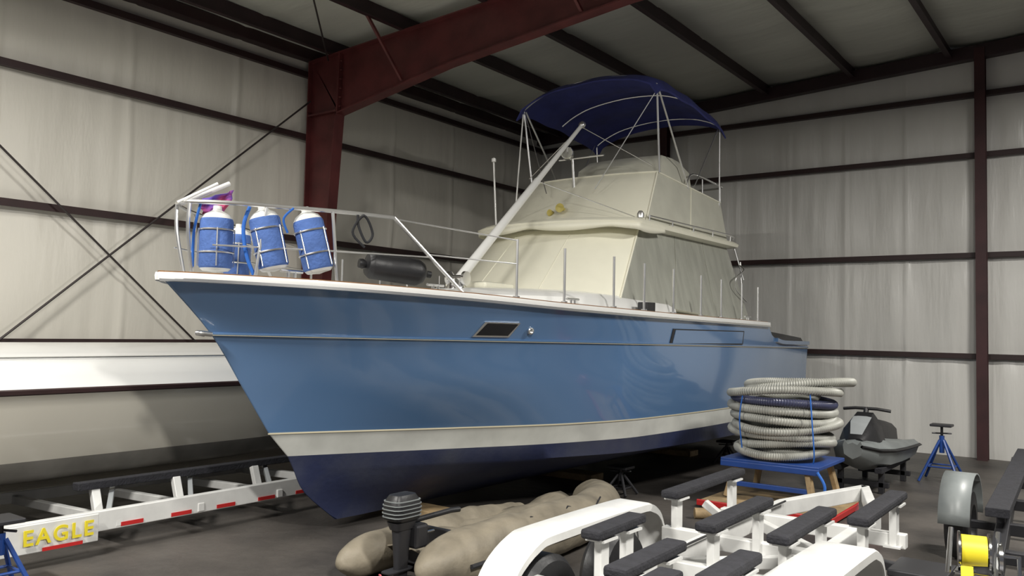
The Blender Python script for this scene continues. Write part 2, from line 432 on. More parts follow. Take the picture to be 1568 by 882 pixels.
fb.append(plan(.88,9.06,9.16,10.9,3.70,3.57)); fb.append(plan(.7,9.3,9.4,10.7,3.66,3.55))
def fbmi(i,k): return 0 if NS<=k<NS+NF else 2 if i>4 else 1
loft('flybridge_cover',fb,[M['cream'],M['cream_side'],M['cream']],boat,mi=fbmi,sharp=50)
tubes('flybridge_welt',[([r[NS]+Vector((.004,0,0)) for r in fb[:6]],.010),(fb[5][:NS+NF+NS+1],.012),([r[NS-11]+Vector((.003,0,0)) for r in fb[:6]],.006)],M['cream'],boat)
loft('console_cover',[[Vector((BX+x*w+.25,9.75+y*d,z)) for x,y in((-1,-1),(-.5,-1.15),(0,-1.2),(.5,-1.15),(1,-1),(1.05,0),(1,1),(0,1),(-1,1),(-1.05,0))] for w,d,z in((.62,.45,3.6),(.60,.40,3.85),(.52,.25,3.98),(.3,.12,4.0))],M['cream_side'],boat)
rl=[]
rl.append((smoothpts([(BX+1.08,8.6,3.08),(BX+1.09,9.8,3.09),(BX+1.09,11.0,3.1),(BX+1.07,11.1,3.05)],5),.012))
for y in(8.6,9.2,9.8,10.4,11.0): rl.append(([(BX+1.08,y,3.0),(BX+1.085,y,3.09)],.01))
for s in(1,-1):
    rl.append((smoothpts([(BX+s*.93,9.9,3.64),(BX+s*.93,10.1,3.82),(BX+s*.93,10.9,3.80),(BX+s*.9,11.05,3.78),(BX+s*.4,11.1,3.78),(BX,11.1,3.78)],5),.013))
    for y in(10.4,11.0): rl.append(([(BX+s*.94,y,3.05),(BX+s*.93,y,3.8)],.011))
rl.append(([(BX+1.2,11.2,1.9),(BX+1.15,11.2,2.75)],.012))
rl.append((smoothpts([(BX+1.16,11.15,2.7),(BX+1.28,11.0,2.62),(BX+1.27,10.75,2.5),(BX+1.25,10.8,2.35),(BX+1.28,11.1,2.2)],5),.009))
rl.append(([(BX+1.2,11.2,2.5),(BX+1.08,11.15,2.95)],.012))
tubes('house_rails',rl,M['steel'],boat)
def bimz(q,v):
    return 4.72+.20*(1-abs(q)**3)+.07*math.sin(math.pi*min(1,v*1.0+.12))-.09*v-.05*(1 if q<0 else 0)*abs(q)
V=[];F=[];nx,ny=24,18
for layer in(0,1):
    for j in range(ny+1):
        v=j/ny; y=8.85+(10.95-8.85)*v
        for i in range(nx+1):
            q=-1+2*i/nx
            ee=abs(q); drop=.09*max(0,(ee-.93)/.07)
            z=bimz(q,v)-drop-.022*math.cos(v*math.pi*6)*(1-ee*.5)
            z-=.07*max(0,abs(v-.5)*2-.88)/.12
            V.append((BX+q*1.03-(0 if layer==0 else .012*q),y,z-.018*layer+mnoise.noise(Vector((q*3,v*4,0)))*.012))
w=nx+1;N=(ny+1)*w
for L in(0,1):
    for j in range(ny):
        for i in range(nx): F.append((L*N+j*w+i,L*N+j*w+i+1,L*N+(j+1)*w+i+1,L*N+(j+1)*w+i))
for i in range(nx): F.append((i,i+1,N+i+1,N+i)); F.append((ny*w+i,ny*w+i+1,N+ny*w+i+1,N+ny*w+i))
for j in range(ny): F.append((j*w,(j+1)*w,N+(j+1)*w,N+j*w)); F.append((j*w+nx,(j+1)*w+nx,N+(j+1)*w+nx,N+j*w+nx))
mk('bimini_top',V,F,M['navy'],boat,sharp=50)
rl=[]
for yb_ in(8.95,9.9,10.85):
    v=(yb_-8.85)/2.1
    rl.append((smoothpts([(BX+q*.98,yb_,bimz(q,v)-.035) for q in(-1,-.8,-.5,0,.5,.8,1)],4),.010))
for s in(1,-1):
    x=BX+s*.98; xb=BX+s*.94
    rl+= [([(x,8.95,4.69),(xb,9.12,3.68)],.013),([(x,9.0,4.66),(xb,9.95,3.60)],.012),([(x,10.85,4.60),(xb,10.95,3.1)],.012),
          ([(x,8.97,4.67),(BX+s*.35,8.6,3.45)],.006),([(x,10.83,4.6),(xb,10.1,3.63)],.007)]
tubes('bimini_frame',rl,M['steel'],boat)
m0=Vector((BX,6.5,2.22)); m1=Vector((BX,8.82,4.30))
tube('mast_pole',[m0,m0.lerp(m1,.3),m0.lerp(m1,.6),m0.lerp(m1,.61),m1],.05,M['white'],boat,seg=16,radii=[.052,.048,.042,.034,.024])
lathe('mast_head',[(.0,-.02),(.03,0),(.045,.03),(.04,.07),(.0,.09)],M['steel'],boat,m1,(m1-m0),seg=16)
tubes('mast_stays',[([m1,(BX+.9,9.0,3.75)],.005),([m1,(BX-.9,9.0,3.75)],.005),([m0.lerp(m1,.6),(BX+1.0,8.4,3.05)],.005),([m0.lerp(m1,.62),(BX-.95,8.4,3.05)],.005),([(BX-.3,8.8,3.9),(BX+.35,8.8,3.9)],.012)],M['steel'],boat)
lathe('mast_step',[(.12,0),(.11,.03),(.07,.05),(.07,.1),(0,.11)],M['steel'],boat,(BX,6.5,2.14),(0,0,1))
tube('vhf_antenna',[(BX-1.05,8.5,3.0),(BX-1.1,8.48,3.9)],.012,M['white'],boat)
lathe('antenna_tip',[(0,0),(.03,.01),(.03,.05),(0,.07)],M['white'],boat,(BX-1.1,8.48,3.9),(0,0,1))
tube('antenna_thin',[(BX-.92,8.7,3.0),(BX-.95,8.9,4.6)],.010,M['white'],boat)
lathe('searchlight',[(0,0),(.05,.02),(.075,.08),(.08,.16),(.07,.17),(0,.165)],M['chrome'],boat,(BX-.12,8.75,3.92),(.4,-.9,.1))
tube('searchlight_post',[(BX-.1,8.85,3.5),(BX-.1,8.8,3.9)],.018,M['steel'],boat)
lathe('air_horn',[(.02,0),(.02,.12),(.03,.2),(.055,.25),(.0,.24)],M['horn'],boat,(BX-.05,8.62,3.22),(.2,-1,0))
lathe('air_horn_low',[(.02,0),(.016,.1),(.04,.2),(.0,.19)],M['horn'],boat,(BX-.16,8.62,3.18),(-.1,-1,0))
lathe('nav_light',[(.0,0),(.04,.0),(.04,.05),(.02,.08),(0,.08)],M['steel'],boat,(BX+1.02,8.5,3.05),(0,0,1))
box('deck_hatch',(BX-.1,7.0,2.2),(.55,.5,.06),M['cream'],boat,bev=.02)
box('hatch_glass',(BX-.1,7.0,2.235),(.4,.35,.015),M['cream_side'],boat)
lathe('windlass_drum',[(0,-.12),(.07,-.12),(.07,-.09),(.035,-.06),(.035,.04),(.07,.07),(.07,.1),(0,.1)],M['chrome'],boat,(BX+.15,6.35,2.24),(1,.1,0))
lathe('windlass_body',[(.1,0),(.09,.05),(.05,.12),(0,.13)],M['chrome'],boat,(BX+.12,6.35,2.12),(0,0,1))
for i,(t,k) in enumerate(((.75,.5),(1.9,.9),(3.3,1.35),(7.3,1.5))):
    for s in(1,-1):
        x=BX+s*k; z=tab(lv[0][2],t)+.04
        tubes(f'cleat_{i}_{s}',[([(x,BY+t-.1,z+.05),(x,BY+t+.1,z+.05)],.012),([(x,BY+t-.03,z),(x,BY+t-.03,z+.05)],.012),([(x,BY+t+.03,z),(x,BY+t+.03,z+.05)],.012)],M['steel'],boat)
def shp(t,s,ins,z): return Vector((BX+s*max(0,tab(lv[0][1],t)-ins),BY+t,z))
rl=[]
prt=[shp(1.38,1,.05,2.59),shp(1.0,1,.05,2.6),shp(.6,1,.05,2.605),shp(.36,1,.05,2.61),Vector((BX+.08,BY+.16,2.61)),Vector((BX-.08,BY+.16,2.61)),shp(.36,-1,.05,2.61),shp(.6,-1,.05,2.605),shp(1.0,-1,.05,2.6),shp(1.38,-1,.05,2.59)]
rl.append((smoothpts(prt,5),.016))
for s in(1,-1):
    rl.append(([shp(1.38,s,.05,2.59),shp(1.95,s,.05,2.03)],.015))
    rl.append(([shp(.95,s,.05,2.6),shp(1.0,s,.06,2.05)],.013))
    rl.append(([shp(.55,s,.05,2.6),shp(.5,s,.06,2.06)],.013))
    rl.append((smoothpts([(BX+s*.08,BY+.16,2.61),(BX+s*.07,BY+.16,2.4),(BX+s*.05,BY+.22,2.08)],4),.014))
    rl.append(([shp(.25,s,.03,2.30),shp(1.0,s,.05,2.30),shp(1.66,s,.05,2.30)],.007))
    st=[(2.46,2.51),(3.0,2.476),(3.69,2.457),(4.2,2.43),(4.82,2.417),(5.5,2.395),(6.06,2.385),(6.7,2.375),(7.27,2.36)]
    for t,z in st: rl.append(([shp(t,s,.05,tab(lv[0][2],t)),shp(t,s,.05,z)],.012))
    rl.append(([shp(1.38,s,.05,2.58),shp(2.46,s,.05,2.50)],.006))
    rl.append(([shp(1.66,s,.05,2.32),shp(2.46,s,.05,2.30)],.006))
tubes('pulpit_and_stanchions',rl,M['steel'],boat)
parts=[]
for s in(1,-1):
    for t,z in st:
        p=shp(t,s,.05,tab(lv[0][2],t)+.02); parts.append(tubeg([p,p+Vector((0,0,.03))],.03,10))
V,F=merge(parts); mk('stanchion_bases',V,F,M['steel'],boat)
tube('bow_staff',[(BX+.0,BY+.14,2.60),(BX+.02,BY+.52,2.80)],.018,M['white'],boat)
tube('bow_staff_arm',[(BX+.02,BY+.10,2.60),(BX+.16,BY+.33,2.76)],.012,M['white'],boat)
V=[];F=[]
for i in range(9):
    for j in range(7):
        u=i/8;v=j/6
        V.append((BX+.04+.10*u+.025*math.sin(v*9+u*4),BY+.28+.22*u*(1-.45*v)+.015*math.sin(u*12),2.65+.09*u-.22*v*(.5+.5*u)))
for i in range(8):
    for j in range(6): F.append((i*7+j,(i+1)*7+j,(i+1)*7+j+1,i*7+j+1))
o=mk('flag',V,F,M['flag'],boat); md=o.modifiers.new('s','SOLIDIFY'); md.thickness=.004
def fender(name,c,d,L,r,cover,endm):
    f=grp(name,c); d=Vector(d).normalized(); b=Vector(c)-d*L/2
    pr=[(0,0),(r*.45,.01),(r*.8,L*.03),(r*.95,L*.07),(r,L*.09),(r*1.03,L*.10),(r*1.03,L*.5),(r*1.03,L*.82),(r*.97,L*.86),(r*.78,L*.93),(r*.4,L*.98),(r*.28,L*1.0),(r*.26,L*1.07),(0,L*1.08)]
    mi=[1,1,1,0,0,0,0,0,1,1,1,1,1]
    lathe('body',pr,[cover,endm],f,b,d,seg=24,mi=mi)
    R=frameR(d)
    if cover is not endm:
        tubes('basket',[([b+d*(L*h)+R@Vector((r*1.08*math.cos(a*math.pi/9),0,r*1.08*math.sin(a*math.pi/9))) for a in range(19)],.007) for h in(.32,.68)]
          +[([b+R@Vector((r*1.1*math.cos(a),L*.1,r*1.1*math.sin(a))),b+R@Vector((r*1.1*math.cos(a),L*.7,r*1.1*math.sin(a)))],.005) for a in(.5,2.1,3.7,5.2)],M['steel'],f,seg=6)
    else:
        lathe('eye_end',[(0,0),(.035,0),(.04,.03),(.02,.07),(0,.07)],endm,f,b-d*.05,d,seg=12)
    return f
fender('boat_fender',(BX+.12,BY+.36,2.34),(0,0,1),.46,.115,M['fblue'],M['fwhite'])
fender('boat_fender',(BX-.24,BY+.80,2.30),(0,.02,1),.42,.095,M['fblue'],M['fwhite'])
fender('boat_fender',(BX+.385,BY+.62,2.36),(-.16,-.16,1),.47,.11,M['fblue'],M['fwhite'])
fender('boat_fender',(BX+.57,BY+.88,2.36),(-.18,-.18,1),.48,.11,M['fblue'],M['fwhite'])
fender('boat_fender',(-4.68,4.78,2.20),(.25,.55,-.06),.52,.105,M['black'],M['black'])
tubes('fender_rope',[(smoothpts([(BX+.31,BY+.50,2.6),(BX+.3,BY+.46,2.45),(BX+.33,BY+.47,2.25),(BX+.36,BY+.52,2.1)],5),.014),(smoothpts([(BX+.12,BY+.22,2.6),(BX+.05,BY+.22,2.4),(BX+.02,BY+.24,2.15)],5),.010),
  (smoothpts([(BX+.56,BY+.70,2.6),(BX+.5,BY+.66,2.52),(BX+.5,BY+.7,2.42)],5),.009)],M['bluerope'],boat)
tubes('black_line',[(smoothpts([shp(1.12,1,.05,2.60),shp(1.12,1,.04,2.5),shp(1.17,1,.03,2.38),shp(1.22,1,.04,2.45),shp(1.15,1,.03,2.58),shp(1.08,1,.04,2.45),shp(1.16,1,.03,2.34)],6),.010)],M['rope'],boat)
box('deck_step',(BX+1.36,BY+4.75,1.99),(.12,.18,.15),M['black'],boat)
rs=[]
for j,(w,z) in enumerate(((1.58,1.66),(1.55,1.73),(1.3,1.78),(.6,1.80))):
    y0=BY+7.75; y1=BY+9.35
    rs.append([Vector((BX+w*a,(y0+y1)/2+b*(y1-y0)/2*(1-.05*j),z+.02*math.sin(a*7+b*5))) for a,b in((-1,-1),(-.5,-1),(0,-1),(.5,-1),(1,-1),(1,-.3),(1,.3),(1,1),(.5,1),(0,1),(-.5,1),(-1,1),(-1,.3),(-1,-.3))])
loft('cockpit_cover',rs,M['black'],boat)
for i,y in enumerate((5.9,8.6,11.3)):
    b=grp('keel_block',(BX,y,0))
    box('plank',(BX,y,.04),(.9,.28,.08),M['wood'],b)
def stand(name,x,y,h,m,pad=True):
    s=grp(name,(x,y,0))
    r=.27*max(.7,h/.6)
    L=[]
    for k in range(4):
        a=math.pi/4+k*math.pi/2
        L.append(([(x+r*math.cos(a),y+r*math.sin(a),.012),(x+.03*math.cos(a),y+.03*math.sin(a),h*.72)],.016))
    for k in range(4):
        a=math.pi/4+k*math.pi/2;b=a+math.pi/2;q=.62
        L.append(([(x+r*q*math.cos(a),y+r*q*math.sin(a),h*.27),(x+r*q*math.cos(b),y+r*q*math.sin(b),h*.27)],.010))
    L.append(([(x,y,h*.5),(x,y,h*.8)],.03))
    tubes('legs',L,m,s)
    tubes('screw',[([(x,y,h*.6),(x,y,h*.97)],.016),([(x-.1,y-.05,h*.84),(x+.1,y+.05,h*.84)],.009)],M['darkmetal'],s)
    box('pad',(x,y,h*.98),(.24,.2,.03),M['darkmetal'],s)
stand('jack_stand',-4.45,8.05,.30,M['darkmetal'])
stand('jack_stand',-4.45,11.0,.30,M['darkmetal'])
stand('jack_stand',-6.55,8.05,.30,M['darkmetal'])
stand('jack_stand',-6.55,11.0,.30,M['darkmetal'])
stand('jack_stand',-1.9,11.5,.70,M['bluep'])
stand('jack_stand',-5.86,2.46,.46,M['bluep'])

# ---------------------------------------------------------------- left boat
lb=grp('sport_boat',(-7.95,3,0))
CX=-7.95
def hbL(y): return tab([(-1.5,1.03),(5.3,1.05),(6.0,.98),(7,.68),(8,.3),(8.5,.02)],y)
ys=[-1.5+10.0*i/50 for i in range(51)]
V=[];F=[];I=[]
prof=[(0,.31),(.45,.38),(.8,.46),(.83,.50),(.88,.62),(.94,.85),(.985,1.05),(1.0,1.15),(1.015,1.16),(1.015,1.19),(1.0,1.20),(.97,1.29),(.88,1.38),(.82,1.42),(.77,1.42),(.7,1.45),(.5,1.50),(.25,1.53),(0,1.54)]
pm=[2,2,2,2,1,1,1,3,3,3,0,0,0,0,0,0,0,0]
np_=len(prof)
for y in ys:
    h=hbL(y); rise=tab([(-1.5,0),(5,.0),(8.5,.35)],y)
    for s in(1,-1):
        for a,z in prof:
            V.append((CX+s*a*h,y,z+(rise*(1-min(1,z)) if z<1.15 else 0)))
w=2*np_
for i in range(50):
    for s in(0,1):
        for k in range(np_-1):
            a=i*w+s*np_+k; F.append((a,a+w,a+w+1,a+1)); I.append(pm[k])
for e in(0,50):
    for k in range(np_-1):
        a=e*w+k; F.append((a,a+1,a+1+np_,a+np_)); I.append(pm[k])
mk('hull',V,F,[M['white'],M['cream2'],M['cream3'],M['girt']],lb,mi=I,sharp=50)
tubes('toe_strip',[([(CX+s*.80*hbL(y),y,1.43) for y in ys[:40]],.012) for s in(1,-1)],M['steel'],lb)
lt=grp('boat_trailer',(-6.2,3,0))
beam('side_frame',(-6.2,-1.0,.235),(-6.28,6.0,.255),.06,.15,M['twhite'],lt)
beam('inner_frame',(-8.0,-1.0,.20),(-8.0,6.0,.15),.06,.10,M['twhite'],lt)
beam('front_panel',(-6.165,1.2,.215),(-6.175,3.26,.22),.02,.20,M['twhite'],lt)
for i in range(9):
    y=3.55+.42*i
    x=-6.2-.0114*(y+1.0)
    box(f'tape_{i}',(x+.033,y,.20),(.006,.18,.03),M['red'],lt,bev=0)
for i,y in enumerate((1.2,2.2,3.4)): box(f'tape_p_{i}',(-6.155,y-.4,.135),(.006,.28,.025),M['red'],lt,bev=0)
tx=bpy.data.curves.new('lettering','FONT'); tx.body='EAGLE'; tx.size=.15; tx.extrude=.003; tx.offset=.003; tx.space_character=1.2
tx.materials.append(M['yellow']); to=bpy.data.objects.new('lettering',tx); S.collection.objects.link(to)
to.rotation_euler=(math.pi/2,0,math.pi/2); to.parent=lt; to.location=Vector((-6.148,2.72,.18))-lt.location
beam('bunk',(-6.62,3.3,.45),(-6.72,6.1,.43),.09,.06,M['blackcloth'],lt)
for i,y in enumerate((3.45,4.15,4.95,5.75)):
    beam(f'bunk_post_{i}',(-6.62,y,.42),(-6.55,y,.24),.05,.07,M['twhite'],lt,up=Vector((0,1,0)))
    beam(f'cross_{i}',(-8.0,y,.15),(-6.22,y,.22),.06,.07,M['twhite'],lt)
    beam(f'strut_{i}',(-6.8,y+.25,.40),(-6.3,y-.05,.27),.04,.05,M['silver'],lt)
for nm,x in(('wheel',-6.45),('wheel_b',-9.0)):
    lathe(nm,[(0,-.08),(.10,-.08),(.11,-.085),(.2,-.08),(.22,-.05),(.22,.05),(.2,.08),(.11,.085),(.10,.06),(0,.06)],M['black'],lt,(x,.3,.22),(1,0,0),seg=32)

# ---------------------------------------------------------------- dinghy + outboard
dg=grp('inflatable_dinghy',(-4,5,0))
def tubefat(name,pts,rad):
    P=smoothpts(pts,14); n=len(P); seg=28
    R=[tab(rad,i/(n-1)) for i in range(n)]
    V,F=tubeg(P,.2,seg,R)
    # half-deflated: creases and sag
    V2=[]
    for v in V:
        k=mnoise.noise(Vector((v.x*3,v.y*4,v.z*3)))*.03+mnoise.noise(Vector((v.x*9,v.y*11,v.z*9)))*.010
        V2.append(Vector((v.x+k*.7,v.y,max(.012,v.z+k))))
    return mk(name,V2,F,M['tube'],dg,sharp=80)
tubefat('tube_near',[(-3.66,4.02,.17),(-3.66,4.4,.195),(-3.64,5.0,.205),(-3.66,5.8,.20),(-3.8,6.5,.19),(-4.1,6.85,.19)],[(0,.03),(.04,.09),(.14,.175),(.25,.20),(.8,.195),(1,.17)])
tubefat('tube_far',[(-4.36,3.98,.13),(-4.34,4.4,.15),(-4.34,5.0,.15),(-4.36,5.5,.14),(-4.38,6.1,.11)],[(0,.03),(.06,.09),(.2,.145),(.35,.15),(.8,.13),(1,.10)])
tubes('rub_strake',[(smoothpts([(-3.46,4.3,.2),(-3.435,5.0,.21),(-3.455,5.8,.2),(-3.6,6.5,.2)],6),.016)],M['darkmetal'],dg)
box('transom_board',(-4.0,4.42,.23),(.5,.04,.28),M['darkmetal'],dg)
V=[];F=[]
for i in range(15):
    for j in range(19):
        u=i/14;v=j/18
        V.append((-4.3+.62*u,4.3+2.2*v,.27+.07*mnoise.noise(Vector((u*4,v*7,1)))+.10*math.sin(math.pi*u)*v*.5-.04))
for i in range(14):
    for j in range(18): F.append((i*19+j,(i+1)*19+j,(i+1)*19+j+1,i*19+j+1))
o=mk('floor_fabric',V,F,M['tube'],dg); o.modifiers.new('s','SOLIDIFY').thickness=.01
tubes('grab_lines',[(smoothpts([(-3.56,4.6+.5*i,.375),(-3.50,4.85+.5*i,.32),(-3.56,5.1+.5*i,.375)],4),.007) for i in range(3)],M['rope'],dg)
ox,oy=-3.88,4.08
ob=grp('outboard_motor',(ox,oy,0))
def rr(w,d,z,cx=ox,cy=oy,n=16,e=.5):
    P=[]
    for k in range(n):
        a=2*math.pi*k/n; c,s=math.cos(a),math.sin(a)
        P.append(Vector((cx+w*math.copysign(abs(c)**e,c),cy+d*math.copysign(abs(s)**e,s),z)))
    return P
loft('cowling',[rr(.06,.09,.47),rr(.08,.115,.49),rr(.085,.125,.54),rr(.08,.12,.60),rr(.055,.09,.645),rr(.02,.05,.655)],M['black'],ob)
for i,(z,k) in enumerate(((.505,.088),(.53,.09),(.555,.09),(.58,.088),(.605,.083))):
    loft(f'cowl_fin_{i}',[rr(k,k*1.45,z),rr(k,k*1.45,z+.006)],M['pwgrey'],ob)
loft('powerhead_base',[rr(.05,.08,.42),rr(.065,.10,.47)],M['darkmetal'],ob)
loft('leg',[rr(.022,.05,.08),rr(.025,.055,.2),rr(.035,.06,.32),rr(.045,.065,.42)],M['darkmetal'],ob)
loft('cavitation_plate',[rr(.05,.12,.155,cy=oy-.03),rr(.05,.12,.163,cy=oy-.03)],M['darkmetal'],ob)
lathe('gearcase',[(0,0),(.02,.02),(.032,.08),(.032,.18),(.015,.24),(0,.25)],M['darkmetal'],ob,(ox,oy-.13,.075),(0,1,0),seg=14)
parts=[]
for k in range(3):
    a=k*2*math.pi/3+.3; c,s=math.cos(a),math.sin(a)
    V=[Vector((ox+c*.015,oy-.13,.09+s*.015)),Vector((ox+c*.07-s*.03,oy-.115,.09+s*.07+c*.03)),Vector((ox+c*.08,oy-.135,.09+s*.08)),Vector((ox+c*.06+s*.03,oy-.155,.09+s*.06-c*.03))]
    parts.append((V,[(0,1,2,3)]))
V,F=merge(parts); o=mk('propeller',V,F,M['pink'],ob); o.modifiers.new('s','SOLIDIFY').thickness=.006
box('clamp_bracket',(ox,oy+.12,.36),(.16,.12,.16),M['darkmetal'],ob,bev=.02)
tubes('clamp_screws',[([(ox-.05,oy+.16,.37),(ox-.05,oy+.26,.37)],.010),([(ox+.05,oy+.16,.37),(ox+.05,oy+.26,.37)],.010)],M['chrome'],ob)
tube('tiller',[(ox+.02,oy+.1,.46),(ox+.12,oy+.35,.50),(ox+.14,oy+.42,.50)],.018,M['black'],ob)

# ---------------------------------------------------------------- foreground trailer
ft=grp('empty_boat_trailer',(-1.7,4.5,0))
W=M['twhite']
for s,x in(('l',-2.12),('r',-1.46)):
    beam('rail_'+s,(x,2.2,.44),(x,6.3,.46),.07,.11,W,ft)
beam('rail_front',(-2.12,6.3,.46),(-1.8,7.4,.46),.07,.11,W,ft)
beam('rail_front_b',(-1.46,6.3,.46),(-1.8,7.4,.46),.07,.11,W,ft)
for i,(y,a,b) in enumerate(((2.7,-2.1,-1.48),(3.5,-2.42,-1.2),(4.25,-2.1,-1.48),(4.95,-2.42,-1.15),(5.75,-2.36,-1.15))):
    beam(f'cross_{i}',(a,y,.47),(b,y,.47),.07,.09,W,ft)
def bunk(i,x,y0,y1,z=.74,w=.115):
    beam(f'bunk_{i}',(x,y0,z-.01),(x,y1,z+.0),w,.05,M['blackcloth'],ft,bev=.015)
    for k,y in enumerate((y0+.12,y1-.12)):
        beam(f'bunk_post_{i}_{k}',(x,y,z-.04),(x,y,.44),.045,.08,W,ft,up=Vector((0,1,0)))
        box(f'bunk_plate_{i}_{k}',(x,y,z-.045),(.11,.14,.012),W,ft,bev=0)
        box(f'bunk_foot_{i}_{k}',(x,y,.44),(.10,.14,.012),W,ft,bev=0)
bunk(0,-2.34,4.85,6.0); bunk(1,-1.80,4.15,5.05); bunk(2,-1.42,4.15,5.0); bunk(3,-1.22,4.85,5.85)
bunk(4,-2.17,3.62,4.12); bunk(5,-1.75,3.12,3.72); bunk(6,-1.40,3.25,3.75); bunk(7,-1.55,2.9,3.25)
beam('bunk_link_a',(-2.34,5.4,.6),(-2.12,5.4,.46),.05,.05,W,ft)
beam('diag_a',(-2.1,4.3,.46),(-1.5,4.9,.46),.05,.07,W,ft); beam('diag_b',(-1.5,5.1,.46),(-2.1,5.7,.46),.05,.07,W,ft)
tube('brake_line',smoothpts([(-2.07,2.4,.52),(-2.05,3.4,.53),(-2.07,4.6,.53),(-2.06,6.2,.53)],6),.007,M['black'],ft)
def tfender(name,x0,x1,y0,y1,zt,m):
    pts=[(y0,.28),(y0+.02,.42),(y0+.12,.57),(y0+.30,zt-.02),(y0+.5,zt),(y1-.4,zt),(y1-.22,zt-.02),(y1-.10,.60),(y1-.02,.42),(y1,.28)]
    sp=smoothpts([Vector((0,a,b)) for a,b in pts],4)
    V=[];F=[]
    for p in sp:
        V+=[(x0,p.y,p.z-.05),(x0,p.y,p.z-.01),(x0+.012,p.y,p.z),(x1-.012,p.y,p.z),(x1,p.y,p.z-.01),(x1,p.y,p.z-.05),(x1-.01,p.y,p.z-.05),(x1-.012,p.y,p.z-.015),(x0+.012,p.y,p.z-.015),(x0+.01,p.y,p.z-.05)]
    for i in range(len(sp)-1):
        for k in range(10):
            l=(k+1)%10; F.append((i*10+k,i*10+l,(i+1)*10+l,(i+1)*10+k))
    F.append(tuple(range(10))); F.append(tuple((len(sp)-1)*10+k for k in range(10)))
    return mk(name,V,F,m,ft,sharp=50)
tfender('fender_l',-2.64,-2.42,3.26,5.02,.69,W)
tfender('fender_r',-1.32,-1.04,2.95,4.76,.69,W)
wp=[(0,-.08),(.13,-.08),(.15,-.09),(.25,-.085),(.28,-.05),(.28,.05),(.25,.085),(.15,.09),(.13,.05),(0,.05)]
for i,(x,y) in enumerate(((-2.53,3.72),(-2.53,4.5),(-1.18,3.5),(-1.18,4.2))):
    lathe(f'wheel_{i}',wp,M['black'],ft,(x,y,.285),(1,0,0),seg=32)
    lathe(f'hub_{i}',[(0,-.1),(.05,-.1),(.06,-.09),(.12,-.085),(.12,.06),(0,.09)],M['silver'],ft,(x,y,.285),(1,0,0),seg=20)
for i,y in enumerate((3.6,4.35)): beam(f'axle_{i}',(-2.5,y,.28),(-1.2,y,.28),.06,.06,M['darkmetal'],ft)
box('license_step',(-.98,5.3,.42),(.3,.35,.04),M['darkmetal'],ft)
beam('step_arm',(-1.46,5.3,.43),(-1.0,5.3,.41),.05,.05,M['darkmetal'],ft)
beam('tongue_stand',(-1.8,7.35,.42),(-1.8,7.35,.0),.06,.06,W,ft,up=Vector((0,1,0)))

# ---------------------------------------------------------------- hose on stool
hs=grp('coiled_hose',(-2.95,8.8,.9))
def hloop(name,cx,cy,z,a,b,ph,m,r=.043,tilt=.03,sag=.0):
    n=260; P=[];R=[]
    for i in range(n):
        t=2*math.pi*i/n
        k=1+.035*math.sin(3*t+ph)
        P.append((cx+a*k*math.cos(t),cy+b*k*math.sin(t),z+tilt*math.sin(t+ph)+.016*math.sin(2*t+ph*2)))
        R.append(r*(1.03 if i%2 else .84))
    tube(name,P,r,m,hs,seg=10,radii=R,closed=True)
z=.565
for i in range(8):
    m=M['hosed'] if i==6 else M['hose']
    base=.44+.012*i
    hloop(f'loop_{i}',-2.95+random.uniform(-.05,.05),8.8+random.uniform(-.04,.04),z,base+random.uniform(-.03,.05),base+random.uniform(-.04,.03),random.uniform(0,6),m,tilt=.018 if i<2 else .03)
    if i<7: hloop(f'inner_{i}',-2.95,8.8,z+.02,.34+random.uniform(-.03,.03),.34,random.uniform(0,6),M['hose'],tilt=.015)
    z+=.086
hloop('top_loop',-2.83,8.9,z-.01,.52,.44,1.5,M['hose'],tilt=.04)
hloop('top_inner',-2.92,8.85,z-.02,.40,.36,2.5,M['hose'],tilt=.03)
tubes('hose_ties',[(smoothpts([(-2.56,8.42,1.2),(-2.52,8.36,.9),(-2.50,8.36,.6),(-2.52,8.40,.5)],5),.007),(smoothpts([(-3.2,8.32,1.15),(-3.22,8.28,.9),(-3.2,8.30,.6)],5),.007)],M['bluerope'],hs)
tb=grp('blue_sawhorse_table',(-2.95,8.8,0))
box('top',(-2.95,8.8,.455),(1.0,.9,.04),M['bluep'],tb)
box('top_apron_front',(-2.95,8.36,.42),(1.0,.03,.06),M['bluep'],tb)
for i,(sx,sy) in enumerate(((-1,-1),(1,-1),(-1,1),(1,1))):
    beam(f'leg_{i}',(-2.95+sx*.36,8.8+sy*.36,.44),(-2.95+sx*.44,8.8+sy*.42,.08),.05,.09,M['wood'],tb,up=Vector((0,1,0)))
beam('brace',(-3.36,8.4,.22),(-2.54,8.4,.22),.03,.05,M['bluep'],tb)
tubes('hanging_rope',[(smoothpts([(-2.46,8.33,.43),(-2.38,8.3,.3),(-2.42,8.3,.12)],5),.014)],M['bluerope'],tb)
rb=grp('red_platform_dolly',(-2.9,8.7,0))
box('deck',(-2.9,8.65,.055),(1.3,1.25,.03),M['wood'],rb)
box('red_edge_a',(-2.9,8.02,.05),(1.32,.025,.06),M['red'],rb); box('red_edge_b',(-2.24,8.65,.05),(.025,1.26,.06),M['red'],rb)
for i,(sx,sy) in enumerate(((-1,-1),(1,-1),(-1,1),(1,1))): lathe(f'caster_{i}',[(0,-.015),(.02,-.015),(.02,.015),(0,.015)],M['black'],rb,(-2.9+sx*.55,8.65+sy*.5,.02),(1,0,0),seg=14)
lathe('cardboard_tube',[(.0,0),(.05,0),(.05,.35),(.04,.35),(.04,.02),(.0,.02)],M['wood'],None,(-3.35,7.5,.05),(.7,.5,.0))
lathe('red_fuel_can',[(0,0),(.09,0),(.10,.02),(.10,.18),(.08,.23),(.03,.25),(.025,.30),(0,.30)],M['pink'],None,(-1.95,8.1,0.0),(0,0,1))
